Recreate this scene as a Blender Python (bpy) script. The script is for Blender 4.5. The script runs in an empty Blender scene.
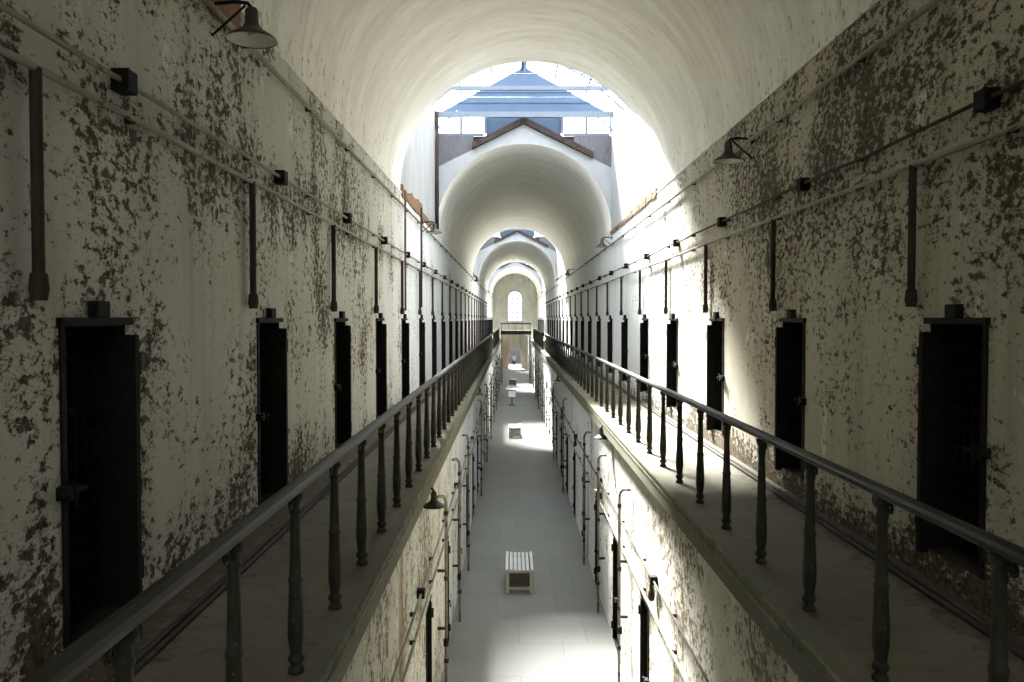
import bpy, bmesh, math, random
from mathutils import Vector, Matrix
R = math.radians
PI = math.pi
random.seed(7)
SC = bpy.context.scene
COL = SC.collection

# ------------------------------------------------------------------ dimensions (metres)
EYE = 5.5                      # eye height above the lower floor
CAMX = -0.33
WALL = 2.47                    # half width between the upper walls
LOW = 1.41                     # half width between the lower walls
EDGE = 1.26                    # gallery edge
RAIL = 1.43                    # hand rail
GAL = EYE - 1.75               # gallery floor level
SPR = EYE + 2.44               # springing of the vault
EAVE = EYE + 5.75
RIDGE = EYE + 7.1
Y0 = -18.0
YEND = 88.0
GALEND = 72.0
GAPS = [(15.5, 22.7), (44.0, 51.0), (70.0, 76.5)]
REAR_FILL = (-11.5, -4.5)  # added unseen skylight behind the camera, brightens the near walls and vault
VAULTS = [(REAR_FILL[1], 15.5), (22.7, 44.0), (51.0, 70.0), (76.5, YEND), (Y0, REAR_FILL[0])]
BAY = 2.93

# ------------------------------------------------------------------ helpers
def link(o, parent=None):
    COL.objects.link(o)
    if parent is not None:
        o.parent = parent
    return o

def obj(name, bm, m, parent=None, smooth=False, kind=None, label=None, cat=None, group=None, loc=None):
    me = bpy.data.meshes.new(name)
    bmesh.ops.recalc_face_normals(bm, faces=bm.faces[:]) if kind != 'keep' else None
    bm.to_mesh(me); bm.free()
    for mm in (m if isinstance(m, (list, tuple)) else [m]):
        me.materials.append(mm)
    if smooth:
        for p in me.polygons:
            p.use_smooth = True
    o = bpy.data.objects.new(name, me)
    link(o, parent)
    if loc is not None:
        o.location = loc
    tag(o, label, cat, group, kind if kind != 'keep' else None)
    return o

def tag(o, label=None, cat=None, group=None, kind=None):
    if label: o['label'] = label
    if cat: o['category'] = cat
    if group: o['group'] = group
    if kind: o['kind'] = kind
    return o

def empty(name, loc=(0, 0, 0), label=None, cat=None, group=None, kind=None, rz=0.0):
    o = bpy.data.objects.new(name, None)
    o.empty_display_size = 0.1
    COL.objects.link(o)
    o.location = loc
    o.rotation_euler = (0, 0, rz)
    return tag(o, label, cat, group, kind)

CHILDREN = {}
def copy_tree(o, parent=None):
    c = o.copy()
    COL.objects.link(c)
    c.parent = parent
    for ch in [x for x in bpy.data.objects if x.parent == o]:
        copy_tree(ch, c)
    return c

def box(bm, x0, x1, y0, y1, z0, z1, bev=0.0):
    vs = [bm.verts.new((x, y, z)) for x in (x0, x1) for y in (y0, y1) for z in (z0, z1)]
    f = [(0, 1, 3, 2), (4, 6, 7, 5), (0, 4, 5, 1), (2, 3, 7, 6), (0, 2, 6, 4), (1, 5, 7, 3)]
    fs = [bm.faces.new([vs[i] for i in q]) for q in f]
    if bev > 0:
        es = list({e for fc in fs for e in fc.edges})
        bmesh.ops.bevel(bm, geom=es, offset=bev, segments=2, affect='EDGES', profile=0.5)
    return vs

def tube(bm, pts, r, seg=8, cap=True):
    """round bar through the points; r a number or one per point"""
    pts = [Vector(p) for p in pts]
    rs = r if isinstance(r, (list, tuple)) else [r] * len(pts)
    rings = []
    up = None
    for i, p in enumerate(pts):
        if i == 0: t = pts[1] - pts[0]
        elif i == len(pts) - 1: t = pts[-1] - pts[-2]
        else: t = (pts[i + 1] - p).normalized() + (p - pts[i - 1]).normalized()
        t.normalize()
        if up is None:
            up = Vector((0, 0, 1)) if abs(t.z) < 0.9 else Vector((0, 1, 0))
        n = (up - t * up.dot(t))
        if n.length < 1e-5:
            n = t.orthogonal()
        n.normalize(); b = t.cross(n)
        up = n
        rings.append([bm.verts.new(p + (n * math.cos(a) + b * math.sin(a)) * rs[i]) for a in [2 * PI * k / seg for k in range(seg)]])
    for a, b in zip(rings, rings[1:]):
        for k in range(seg):
            bm.faces.new((a[k], a[(k + 1) % seg], b[(k + 1) % seg], b[k]))
    if cap:
        bm.faces.new(rings[0][::-1]); bm.faces.new(rings[-1])

def lathe(bm, prof, seg=16, cx=0, cy=0, cap=True):
    rings = []
    for r, z in prof:
        rings.append([bm.verts.new((cx + r * math.cos(2 * PI * k / seg), cy + r * math.sin(2 * PI * k / seg), z)) for k in range(seg)])
    for a, b in zip(rings, rings[1:]):
        for k in range(seg):
            bm.faces.new((a[k], a[(k + 1) % seg], b[(k + 1) % seg], b[k]))
    if cap:
        bm.faces.new(rings[0][::-1]); bm.faces.new(rings[-1])

def prism_y(bm, prof, y0, y1, cuts=1):
    """closed outline (x, z) swept along y"""
    n = len(prof)
    rings = []
    for k in range(cuts + 1):
        y = y0 + (y1 - y0) * k / cuts
        rings.append([bm.verts.new((x, y, z)) for x, z in prof])
    for a, b in zip(rings, rings[1:]):
        for k in range(n):
            bm.faces.new((a[k], a[(k + 1) % n], b[(k + 1) % n], b[k]))
    bm.faces.new(rings[0][::-1]); bm.faces.new(rings[-1])

def quad(bm, a, b, c, d):
    return bm.faces.new([bm.verts.new(p) for p in (a, b, c, d)])

# ------------------------------------------------------------------ materials
class NT:
    def __init__(self, name):
        self.m = bpy.data.materials.new(name)
        self.m.use_nodes = True
        self.t = self.m.node_tree
        self.b = self.t.nodes['Principled BSDF']
        self.out = self.t.nodes['Material Output']
        self.tc = self.t.nodes.new('ShaderNodeTexCoord')
    def n(self, typ, **kw):
        nd = self.t.nodes.new(typ)
        for k, v in kw.items():
            setattr(nd, k, v)
        return nd
    def l(self, a, b): self.t.links.new(a, b)
    def coord(self, scale=(1, 1, 1), rot=(0, 0, 0), loc=(0, 0, 0)):
        mp = self.n('ShaderNodeMapping')
        mp.inputs['Scale'].default_value = scale
        mp.inputs['Rotation'].default_value = rot
        mp.inputs['Location'].default_value = loc
        self.l(self.tc.outputs['Object'], mp.inputs['Vector'])
        return mp.outputs['Vector']
    def noise(self, scale, detail=4, rough=0.55, vec=None, dist=0.0):
        nd = self.n('ShaderNodeTexNoise')
        nd.inputs['Scale'].default_value = scale
        nd.inputs['Detail'].default_value = detail
        nd.inputs['Roughness'].default_value = rough
        nd.inputs['Distortion'].default_value = dist
        self.l(vec if vec is not None else self.tc.outputs['Object'], nd.inputs['Vector'])
        return nd.outputs['Fac']
    def math(self, op, a, b=None, clamp=False):
        nd = self.n('ShaderNodeMath', operation=op, use_clamp=clamp)
        for i, v in enumerate((a, b)):
            if v is None: continue
            if isinstance(v, (int, float)): nd.inputs[i].default_value = v
            else: self.l(v, nd.inputs[i])
        return nd.outputs[0]
    def remap(self, v, a, b, c=0.0, d=1.0):
        nd = self.n('ShaderNodeMapRange')
        nd.inputs['From Min'].default_value = a; nd.inputs['From Max'].default_value = b
        nd.inputs['To Min'].default_value = c; nd.inputs['To Max'].default_value = d
        self.l(v, nd.inputs['Value'])
        return nd.outputs[0]
    def mix(self, f, a, b):
        nd = self.n('ShaderNodeMix', data_type='RGBA')
        if isinstance(f, (int, float)): nd.inputs[0].default_value = f
        else: self.l(f, nd.inputs[0])
        for i, v in ((6, a), (7, b)):
            if isinstance(v, (tuple, list)): nd.inputs[i].default_value = (*v[:3], 1)
            else: self.l(v, nd.inputs[i])
        return nd.outputs[2]
    def sep(self):
        nd = self.n('ShaderNodeSeparateXYZ')
        self.l(self.tc.outputs['Object'], nd.inputs[0])
        return nd.outputs
    def bump(self, h, strength=0.4, dist=0.01):
        nd = self.n('ShaderNodeBump')
        nd.inputs['Strength'].default_value = strength
        nd.inputs['Distance'].default_value = dist
        self.l(h, nd.inputs['Height'])
        self.l(nd.outputs[0], self.b.inputs['Normal'])
    def fin(self, col, rough=0.8, metal=0.0, spec=0.3):
        if isinstance(col, (tuple, list)): self.b.inputs['Base Color'].default_value = (*col[:3], 1)
        else: self.l(col, self.b.inputs['Base Color'])
        if isinstance(rough, (int, float)): self.b.inputs['Roughness'].default_value = rough
        else: self.l(rough, self.b.inputs['Roughness'])
        self.b.inputs['Metallic'].default_value = metal
        self.b.inputs['Specular IOR Level'].default_value = spec
        return self.m

def peeling(name, paint, paint2, dark, mid, bare, thr=0.56, zones=0.5, near=None, rust=0.0, white=None, big_loc=(0, 0, 0), grain=(1, 0.55, 0.85), zbias=None):
    """lime paint flaking off stone: patches of flakes, ragged edges, bare plaster and old stains"""
    q = NT(name)
    v = q.coord(grain)
    fl = q.noise(21, 9, 0.70, v, 0.25)
    sp = q.noise(58, 4, 0.65, q.coord(grain, loc=(3, 1, 6)))
    big = q.noise(0.85, 4, 0.6, q.coord((1, 1, 0.75), loc=big_loc))
    med = q.noise(3.4, 4, 0.6, q.coord((1, 1, 0.6), loc=(3, 5, 1)))
    z = q.math('ADD', q.math('MULTIPLY', q.math('SUBTRACT', big, 0.5), zones), q.math('MULTIPLY', q.math('SUBTRACT', med, 0.5), zones * 0.6))
    sep = q.sep()
    if near is not None:                       # wear differs along the block: (y of least, y of most, amount)
        z = q.math('ADD', z, q.remap(sep[1], near[0], near[1], 0.0, near[2]))
    if zbias is not None:
        for z0, z1, amt in zbias:
            z = q.math('ADD', z, q.remap(sep[2], z0, z1, 0.0, amt))
    s = q.math('ADD', fl, z)
    mask = q.remap(s, thr, thr + 0.025)
    halo = q.remap(s, thr - 0.06, thr + 0.01)
    spk = q.remap(q.math('ADD', sp, q.math('MULTIPLY', z, 0.8)), thr + 0.05, thr + 0.08)
    mask = q.math('MAXIMUM', mask, q.math('MULTIPLY', spk, 0.8))
    fine = q.noise(60, 3, 0.6)
    soft = q.noise(1.6, 5, 0.6, q.coord((1, 1, 0.35), loc=(9, 2, 4)))
    c = q.mix(q.remap(soft, 0.35, 0.65), paint, paint2)
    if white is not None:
        c = q.mix(q.remap(q.math('ADD', sep[1], q.math('MULTIPLY', q.math('SUBTRACT', soft, 0.5), 9.0)), white[0], white[1]), c, (0.80, 0.81, 0.79))  # whiter plaster further down, partly skylight brightness put into the colour
    # long water streaks
    st = q.noise(5.0, 4, 0.6, q.coord((1, 1, 0.07), loc=(1, 7, 3)))
    c = q.mix(q.math('MULTIPLY', q.remap(st, 0.52, 0.72), 0.28), c, mid)
    # bare patches of white plaster
    bp = q.noise(2.3, 5, 0.65, q.coord((1, 1, 0.5), loc=(4, 1, 8)))
    c = q.mix(q.math('MULTIPLY', q.remap(bp, 0.63, 0.67), 0.8), c, bare)
    if rust > 0:
        rs = q.noise(1.1, 4, 0.6, q.coord((1, 1, 0.12), loc=(6, 3, 2)))
        c = q.mix(q.math('MULTIPLY', q.remap(rs, 0.60, 0.68), rust), c, (0.30, 0.15, 0.06))
    c = q.mix(q.math('MULTIPLY', halo, 0.28), c, mid)
    fc = q.mix(q.remap(q.noise(24, 3, 0.6, q.coord(loc=(2, 2, 7))), 0.35, 0.65), dark, mid)
    c = q.mix(mask, c, fc)
    c = q.mix(q.math('MULTIPLY', q.remap(fine, 0.45, 0.75), 0.14), c, mid)
    h = q.math('SUBTRACT', q.math('MULTIPLY', fine, 0.25), q.math('MULTIPLY', mask, 0.9))
    q.bump(h, 0.55, 0.012)
    return q.fin(c, 0.85, 0, 0.15)

DARKF = (0.036, 0.028, 0.018)
MIDF = (0.155, 0.12, 0.075)
M = {}
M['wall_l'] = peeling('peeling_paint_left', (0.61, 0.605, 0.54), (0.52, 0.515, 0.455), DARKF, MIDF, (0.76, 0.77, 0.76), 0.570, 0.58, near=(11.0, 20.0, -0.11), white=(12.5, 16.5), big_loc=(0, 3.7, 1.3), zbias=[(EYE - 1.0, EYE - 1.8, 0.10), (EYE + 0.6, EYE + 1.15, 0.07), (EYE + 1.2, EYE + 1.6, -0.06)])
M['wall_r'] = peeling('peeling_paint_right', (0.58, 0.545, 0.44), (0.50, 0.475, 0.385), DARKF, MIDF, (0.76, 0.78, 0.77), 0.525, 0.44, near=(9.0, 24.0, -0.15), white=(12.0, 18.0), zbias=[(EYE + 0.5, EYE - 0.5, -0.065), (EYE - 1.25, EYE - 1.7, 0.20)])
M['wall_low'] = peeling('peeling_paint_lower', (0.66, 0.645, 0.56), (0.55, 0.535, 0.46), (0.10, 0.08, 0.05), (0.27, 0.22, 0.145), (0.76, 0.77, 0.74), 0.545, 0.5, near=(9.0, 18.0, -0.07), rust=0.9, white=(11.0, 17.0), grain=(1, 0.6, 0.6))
M['wall_end'] = peeling('end_wall_plaster', (0.40, 0.385, 0.31), (0.31, 0.30, 0.24), (0.14, 0.11, 0.07), (0.24, 0.20, 0.14), (0.48, 0.48, 0.46), 0.64, 0.4, rust=0.5)
M['light_well'] = peeling('white_plaster', (0.43, 0.435, 0.43), (0.36, 0.365, 0.36), (0.16, 0.12, 0.08), (0.30, 0.26, 0.20), (0.50, 0.51, 0.51), 0.70, 0.35)

def vault_mat():
    q = NT('limewashed_vault')
    band = q.noise(1.5, 6, 0.65, q.coord((0.4, 1.7, 0.4)), 0.6)
    br = q.noise(8, 6, 0.68, q.coord((0.35, 1.5, 0.35), loc=(2, 0, 5)), 0.3)
    c = q.mix(q.remap(band, 0.36, 0.66), (0.90, 0.89, 0.835), (0.76, 0.745, 0.675))
    c = q.mix(q.math('MULTIPLY', q.remap(br, 0.52, 0.74), 0.5), c, (0.50, 0.45, 0.36))
    wh = q.noise(1.5, 6, 0.7, q.coord((0.5, 2.2, 0.5), loc=(7, 3, 1)))
    c = q.mix(q.math('MULTIPLY', q.remap(wh, 0.66, 0.70), 0.8), c, (0.86, 0.87, 0.86))
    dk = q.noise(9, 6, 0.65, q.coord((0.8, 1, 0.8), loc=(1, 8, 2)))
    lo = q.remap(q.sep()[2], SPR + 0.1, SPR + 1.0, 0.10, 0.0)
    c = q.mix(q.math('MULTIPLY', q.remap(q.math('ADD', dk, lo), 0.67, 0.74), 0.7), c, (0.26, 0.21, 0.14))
    q.bump(br, 0.35, 0.015)
    return q.fin(c, 0.9, 0, 0.1)
M['vault'] = vault_mat()

def simple(name, c1, c2, scale=8, rough=0.7, metal=0.0, spec=0.3, stretch=(1, 1, 1), bump=0.25, dirt=None, dthr=0.6):
    q = NT(name)
    f = q.noise(scale, 5, 0.6, q.coord(stretch))
    c = q.mix(q.remap(f, 0.32, 0.68), c1, c2)
    if dirt is not None:
        g = q.noise(scale * 2.3, 6, 0.65, q.coord(stretch, loc=(5, 3, 2)))
        c = q.mix(q.remap(g, dthr, dthr + 0.06), c, dirt)
    q.bump(f, bump, 0.006)
    return q.fin(c, rough, metal, spec)

M['iron_rail'] = simple('worn_rail_paint', (0.019, 0.017, 0.011), (0.034, 0.030, 0.020), 6, 0.5, 0, 0.22, (1, 0.35, 1), 0.15, (0.20, 0.19, 0.15), 0.69)
M['baluster'] = simple('worn_baluster_paint', (0.021, 0.020, 0.013), (0.054, 0.053, 0.037), 14, 0.6, 0, 0.25, (1, 1, 0.5), 0.25, (0.22, 0.23, 0.19), 0.68)
M['iron'] = simple('black_iron', (0.006, 0.0055, 0.005), (0.016, 0.014, 0.012), 20, 0.75, 0, 0.12, (1, 1, 1), 0.3)
M['door_wood'] = simple('dark_door_wood', (0.022, 0.019, 0.015), (0.04, 0.034, 0.026), 12, 0.9, 0, 0.08, (1, 4, 0.4), 0.3)
M['threshold'] = simple('worn_dark_stone', (0.03, 0.027, 0.02), (0.05, 0.044, 0.033), 9, 0.85, 0, 0.15)
M['pipe_pale'] = simple('painted_conduit', (0.33, 0.32, 0.255), (0.21, 0.20, 0.155), 9, 0.65, 0, 0.3, (1, 0.3, 1), 0.2, (0.08, 0.062, 0.042), 0.60)
M['pipe_dark'] = simple('rusty_conduit', (0.028, 0.023, 0.016), (0.065, 0.052, 0.036), 10, 0.75, 0, 0.2, (1, 1, 0.3), 0.3, (0.22, 0.19, 0.14), 0.67)
M['pipe_white'] = simple('white_painted_pipe', (0.30, 0.28, 0.225), (0.13, 0.11, 0.078), 9, 0.75, 0, 0.25, (1, 1, 0.35), 0.3, (0.05, 0.038, 0.026), 0.55)
M['enamel'] = simple('dark_enamel', (0.026, 0.021, 0.014), (0.05, 0.042, 0.03), 12, 0.45, 0, 0.5, (1, 1, 1), 0.1)
M['enamel_in'] = simple('pale_enamel', (0.62, 0.62, 0.55), (0.5, 0.5, 0.43), 12, 0.4, 0, 0.5)
M['fascia'] = simple('green_grey_fascia', (0.22, 0.222, 0.15), (0.115, 0.113, 0.075), 7, 0.85, 0, 0.12, (1, 0.6, 1), 0.5, (0.05, 0.043, 0.028), 0.60)
M['brick'] = simple('bare_brick_ledge', (0.27, 0.165, 0.095), (0.17, 0.105, 0.065), 7, 0.9, 0, 0.1, (1, 1, 1), 0.5, (0.55, 0.50, 0.42), 0.60)
M['rust'] = simple('rusty_pipe', (0.22, 0.13, 0.075), (0.12, 0.075, 0.05), 8, 0.85, 0, 0.15, (1, 1, 0.3), 0.3, (0.36, 0.30, 0.22), 0.58)
M['timber'] = simple('dark_timber', (0.036, 0.027, 0.024), (0.075, 0.058, 0.052), 6, 0.85, 0, 0.15, (1, 1, 1), 0.4)
M['grey_board'] = simple('weathered_grey_board', (0.10, 0.10, 0.108), (0.19, 0.19, 0.20), 9, 0.9, 0, 0.1, (6, 1, 0.4), 0.4, (0.26, 0.26, 0.27), 0.62)
M['steel_white'] = simple('pale_blue_steel', (0.15, 0.18, 0.225), (0.12, 0.15, 0.19), 4, 0.5, 0, 0.4)
M['blue_panel'] = simple('blue_gable_sheet', (0.075, 0.118, 0.185), (0.066, 0.105, 0.168), 2, 0.6, 0, 0.3)
M['bench_wood'] = simple('pale_bench_wood', (0.50, 0.49, 0.40), (0.40, 0.39, 0.31), 12, 0.7, 0, 0.25, (1, 0.2, 1), 0.2)
M['bench_slat'] = simple('worn_white_slat', (0.72, 0.73, 0.72), (0.60, 0.61, 0.60), 12, 0.6, 0, 0.3, (1, 0.2, 1), 0.2)
M['bench_dark'] = simple('dark_bench_wood', (0.06, 0.05, 0.04), (0.10, 0.085, 0.07), 12, 0.7, 0, 0.25)
M['sign_face'] = simple('pale_blue_sign', (0.55, 0.64, 0.72), (0.72, 0.76, 0.78), 6, 0.4, 0, 0.4)
M['frame_white'] = simple('window_paint', (0.05, 0.052, 0.052), (0.035, 0.037, 0.037), 8, 0.6)
M['debris'] = simple('fallen_plaster', (0.30, 0.25, 0.18), (0.14, 0.095, 0.06), 30, 0.9, 0, 0.1)
M['yard'] = simple('pale_gravel', (0.62, 0.60, 0.56), (0.52, 0.50, 0.46), 6, 0.9, 0, 0.1)
M['yard_wall'] = simple('dusky_stone', (0.022, 0.022, 0.027), (0.036, 0.036, 0.043), 3, 0.9, 0, 0.1)
M['skin'] = simple('skin', (0.52, 0.33, 0.24), (0.48, 0.30, 0.22), 20, 0.5)
M['hair'] = simple('dark_hair', (0.04, 0.03, 0.02), (0.06, 0.045, 0.03), 40, 0.6)
M['shirt'] = simple('pale_shirt', (0.70, 0.74, 0.80), (0.62, 0.67, 0.74), 10, 0.85)
M['trousers'] = simple('dark_blue_trousers', (0.06, 0.08, 0.13), (0.08, 0.10, 0.16), 10, 0.9)

def slab_floor():
    q = NT('concrete_slabs')
    v = q.coord((1, 1, 1), loc=(0.2, 0.35, 0))
    br = q.n('ShaderNodeTexBrick')
    br.offset = 0.37; br.offset_frequency = 2; br.squash = 1.0
    br.inputs['Scale'].default_value = 1.0
    br.inputs['Brick Width'].default_value = 1.15
    br.inputs['Row Height'].default_value = 1.25
    br.inputs['Mortar Size'].default_value = 0.008
    br.inputs['Mortar Smooth'].default_value = 0.2
    br.inputs['Color1'].default_value = (0.20, 0.204, 0.186, 1)
    br.inputs['Color2'].default_value = (0.178, 0.182, 0.166, 1)
    br.inputs['Mortar'].default_value = (0.125, 0.125, 0.112, 1)
    q.l(v, br.inputs['Vector'])
    n1 = q.noise(1.1, 5, 0.6)
    n2 = q.noise(14, 5, 0.65)
    c = q.mix(q.math('MULTIPLY', q.remap(n1, 0.35, 0.7), 0.55), br.outputs['Color'], (0.25, 0.25, 0.225))
    c = q.mix(q.math('MULTIPLY', q.remap(n2, 0.5, 0.8), 0.35), c, (0.12, 0.12, 0.107))
    q.bump(n2, 0.15, 0.004)
    return q.fin(c, q.remap(n1, 0.3, 0.7, 0.5, 0.75), 0, 0.35)
M['floor'] = slab_floor()

def gallery_floor():
    q = NT('gallery_concrete')
    n1 = q.noise(0.9, 5, 0.6)
    n2 = q.noise(9, 6, 0.65)
    n3 = q.noise(55, 3, 0.6)
    c = q.mix(q.remap(n1, 0.35, 0.65), (0.185, 0.17, 0.122), (0.12, 0.109, 0.076))
    c = q.mix(q.math('MULTIPLY', q.remap(n2, 0.52, 0.7), 0.5), c, (0.07, 0.062, 0.045))
    c = q.mix(q.math('MULTIPLY', q.remap(n3, 0.62, 0.7), 0.35), c, (0.22, 0.20, 0.16))
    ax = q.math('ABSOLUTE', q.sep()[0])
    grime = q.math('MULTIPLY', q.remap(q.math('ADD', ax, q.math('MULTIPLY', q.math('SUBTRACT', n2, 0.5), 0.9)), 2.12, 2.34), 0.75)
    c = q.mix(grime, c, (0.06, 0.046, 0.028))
    moss = q.remap(q.math('ADD', ax, q.math('MULTIPLY', q.math('SUBTRACT', n2, 0.5), 0.25)), 1.36, 1.31)
    c = q.mix(q.math('MULTIPLY', moss, 0.7), c, (0.13, 0.13, 0.085))
    q.bump(n2, 0.3, 0.006)
    return q.fin(c, 0.75, 0, 0.2)
M['gallery'] = gallery_floor()
M['facade'] = simple('painted_gable_plaster', (0.42, 0.43, 0.435), (0.36, 0.37, 0.375), 2.5, 0.9, 0, 0.1, (1, 1, 1), 0.2, (0.22, 0.20, 0.17), 0.70)

def glass_mat(name='clear_glass', tint=(0.96, 0.98, 1, 1)):
    m = bpy.data.materials.new(name); m.use_nodes = True
    t = m.node_tree; t.nodes.clear()
    o = t.nodes.new('ShaderNodeOutputMaterial')
    mx = t.nodes.new('ShaderNodeMixShader'); mx.inputs[0].default_value = 0.06
    tr = t.nodes.new('ShaderNodeBsdfTransparent'); tr.inputs[0].default_value = tint
    gl = t.nodes.new('ShaderNodeBsdfGlossy'); gl.inputs['Roughness'].default_value = 0.05
    t.links.new(tr.outputs[0], mx.inputs[1]); t.links.new(gl.outputs[0], mx.inputs[2]); t.links.new(mx.outputs[0], o.inputs[0])
    return m
M['glass'] = glass_mat()
M['dirty_glass'] = glass_mat('grimy_glass', (0.26, 0.27, 0.28, 1))  # grey tint put in to dim the sky behind the end window

# ------------------------------------------------------------------ the room: walls with door openings
DW = 0.65
def door_ys(first, y1):
    ys = []; y = first
    while y + DW < y1:
        ys.append(y); y += BAY
    return ys
DL = door_ys(3.785, YEND - 1.2)
DR = door_ys(4.71, YEND - 1.2)
DLL = door_ys(9.93, YEND - 1.2)
DLR = door_ys(10.05, YEND - 1.2)
SILL = {-1: GAL + 0.13, 1: GAL + 0.20}
TOP = EYE - 0.03

def wall_openings(bm, x, sgn, y0, y1, z0, z1, ys, za, zb, depth):
    """wall in the plane x; the openings recede away from the corridor"""
    cuts = [y0]
    for y in ys: cuts += [y, y + DW]
    cuts.append(y1)
    xd = x + sgn * depth
    for i in range(len(cuts) - 1):
        a, b = cuts[i], cuts[i + 1]
        if i % 2 == 0:
            quad(bm, (x, a, z0), (x, b, z0), (x, b, z1), (x, a, z1))
        else:
            if za > z0 + 1e-4:
                quad(bm, (x, a, z0), (x, b, z0), (x, b, za), (x, a, za))
            quad(bm, (x, a, zb), (x, b, zb), (x, b, z1), (x, a, z1))
            quad(bm, (x, a, za), (xd, a, za), (xd, a, zb), (x, a, zb))
            quad(bm, (x, b, za), (xd, b, za), (xd, b, zb), (x, b, zb))
            quad(bm, (x, a, za), (xd, a, za), (xd, b, za), (x, b, za))
            quad(bm, (x, a, zb), (xd, a, zb), (xd, b, zb), (x, b, zb))
            quad(bm, (xd, a, za), (xd, b, za), (xd, b, zb), (xd, a, zb))
    bmesh.ops.remove_doubles(bm, verts=bm.verts[:], dist=1e-5)

for nm, x, s, ys, mat in (('wall_left', -WALL, -1, DL, M['wall_l']), ('wall_right', WALL, 1, DR, M['wall_r'])):
    bm = bmesh.new()
    wall_openings(bm, x, s, Y0, YEND, GAL - 0.3, SPR, ys, SILL[s], TOP, 0.42)
    obj(nm, bm, mat, kind='structure')
for nm, x, s, ys in (('wall_left_lower', -LOW, -1, DLL), ('wall_right_lower', LOW, 1, DLR)):
    bm = bmesh.new()
    wall_openings(bm, x, s, Y0, YEND, 0.0, GAL - 0.25, ys, 0.0, 1.78, 0.42)
    obj(nm, bm, M['wall_low'], kind='structure')

bm = bmesh.new()
box(bm, -LOW - 0.5, LOW + 0.5, Y0, YEND + 0.4, -0.2, 0.0)
obj('floor', bm, M['floor'], kind='structure')

# galleries: slab, and a moulded fascia along the edge
for nm, s in (('left', -1), ('right', 1)):
    bm = bmesh.new()
    box(bm, min(s * 1.268, s * 2.49), max(s * 1.268, s * 2.49), Y0, GALEND, GAL - 0.25, GAL)
    obj('floor_gallery_' + nm, bm, M['gallery'], kind='structure')
    prof = [(0, 0), (1.30, GAL - 0.20), (1.268, GAL - 0.003), (1.260, GAL - 0.003), (1.252, GAL - 0.012), (1.252, GAL - 0.040),
            (1.264, GAL - 0.048), (1.264, GAL - 0.078), (1.258, GAL - 0.084), (1.262, GAL - 0.118), (1.285, GAL - 0.132)]
    prof = [(s * x, z) for x, z in prof[1:]]
    bm = bmesh.new()
    prism_y(bm, prof, Y0, GALEND, 40)
    obj('trim_1' if s < 0 else 'trim_2', bm, M['fascia'], kind='structure')

# vaults with gabled end faces
RV = WALL + 0.015
def gable(x): return EYE + 5.47 - abs(x) * (1.22 / 2.47)
NSEG = 56
for i, (a, b) in enumerate(VAULTS):
    bm = bmesh.new()
    ny = max(2, int((b - a) / 1.5))
    rows = []
    for j in range(ny + 1):
        y = a + (b - a) * j / ny
        rows.append([bm.verts.new((RV * math.cos(PI * k / NSEG), y, SPR + RV * math.sin(PI * k / NSEG))) for k in range(NSEG + 1)])
    for r0, r1 in zip(rows, rows[1:]):
        for k in range(NSEG):
            bm.faces.new((r0[k], r0[k + 1], r1[k + 1], r1[k]))
    for f in bm.faces: f.smooth = True
    for row, y in ((rows[0], a), (rows[-1], b)):          # end faces up to the gable line
        up = [bm.verts.new((v.co.x, y, gable(v.co.x))) for v in row]
        for k in range(NSEG):
            bm.faces.new((row[k], row[k + 1], up[k + 1], up[k])).material_index = 1
    lo = [bm.verts.new((s * RV, y, gable(RV) + 0.01)) for y in (a, b) for s in (-1, 1)]
    top = [bm.verts.new((0, y, gable(0) + 0.01)) for y in (a, b)]
    bm.faces.new((lo[0], top[0], top[1], lo[2])); bm.faces.new((lo[1], lo[3], top[1], top[0]))
    obj('ceiling' if i == 0 else 'ceiling_%d' % (i + 1), bm, [M['vault'], M['facade']], kind='structure')

# small ledge where the vault rests on the wall
for k, s in enumerate((-1, 1)):
    bm = bmesh.new()
    prism_y(bm, [(s * (WALL + 0.03), SPR - 0.02), (s * (WALL - 0.012), SPR - 0.02), (s * (WALL - 0.012), SPR + 0.012), (s * (WALL + 0.03), SPR + 0.02)], Y0, YEND, 20)
    obj('trim_%d' % (3 + k), bm, M['vault'], kind='structure')

# light wells between the vaults: upper side walls
wn = 1
for gi, (a, b) in enumerate(GAPS + [REAR_FILL]):
    for s, nm in ((-1, 'left'), (1, 'right')):
        bm = bmesh.new()
        quad(bm, (s * WALL, a, SPR), (s * WALL, b, SPR), (s * WALL, b, EAVE), (s * WALL, a, EAVE))
        quad(bm, (s * (WALL + .25), a, SPR), (s * (WALL + .25), b, SPR), (s * (WALL + .25), b, EAVE), (s * (WALL + .25), a, EAVE))
        quad(bm, (s * WALL, a, EAVE), (s * WALL, b, EAVE), (s * (WALL + .25), b, EAVE), (s * (WALL + .25), a, EAVE))
        obj('wall_%s_well_%d' % (nm, gi + 1), bm, M['light_well'], kind='structure')
        # ragged brick ledge at the foot of the well
        bm = bmesh.new()
        rnd = random.Random(gi * 5 + s)
        y = a + 0.02; h = 0.12
        big = 0.24 if s < 0 else 0.08
        while y < b - 0.02:
            w = rnd.uniform(0.07, 0.16)
            fade = 1.0 if y < a + 3.5 else 0.35
            h = min(max(h + rnd.uniform(-.05, .05), 0.015), big * fade)
            box(bm, min(s * (WALL - rnd.uniform(.02, .035)), s * (WALL + .02)), max(s * (WALL - .028), s * (WALL + .02)), y, min(y + w, b), SPR - 0.05 - rnd.uniform(0, .05), SPR + h)
            y += w
        obj('trim_%d' % (5 + gi * 2 + (s > 0)), bm, M['brick'], kind='structure')

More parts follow.
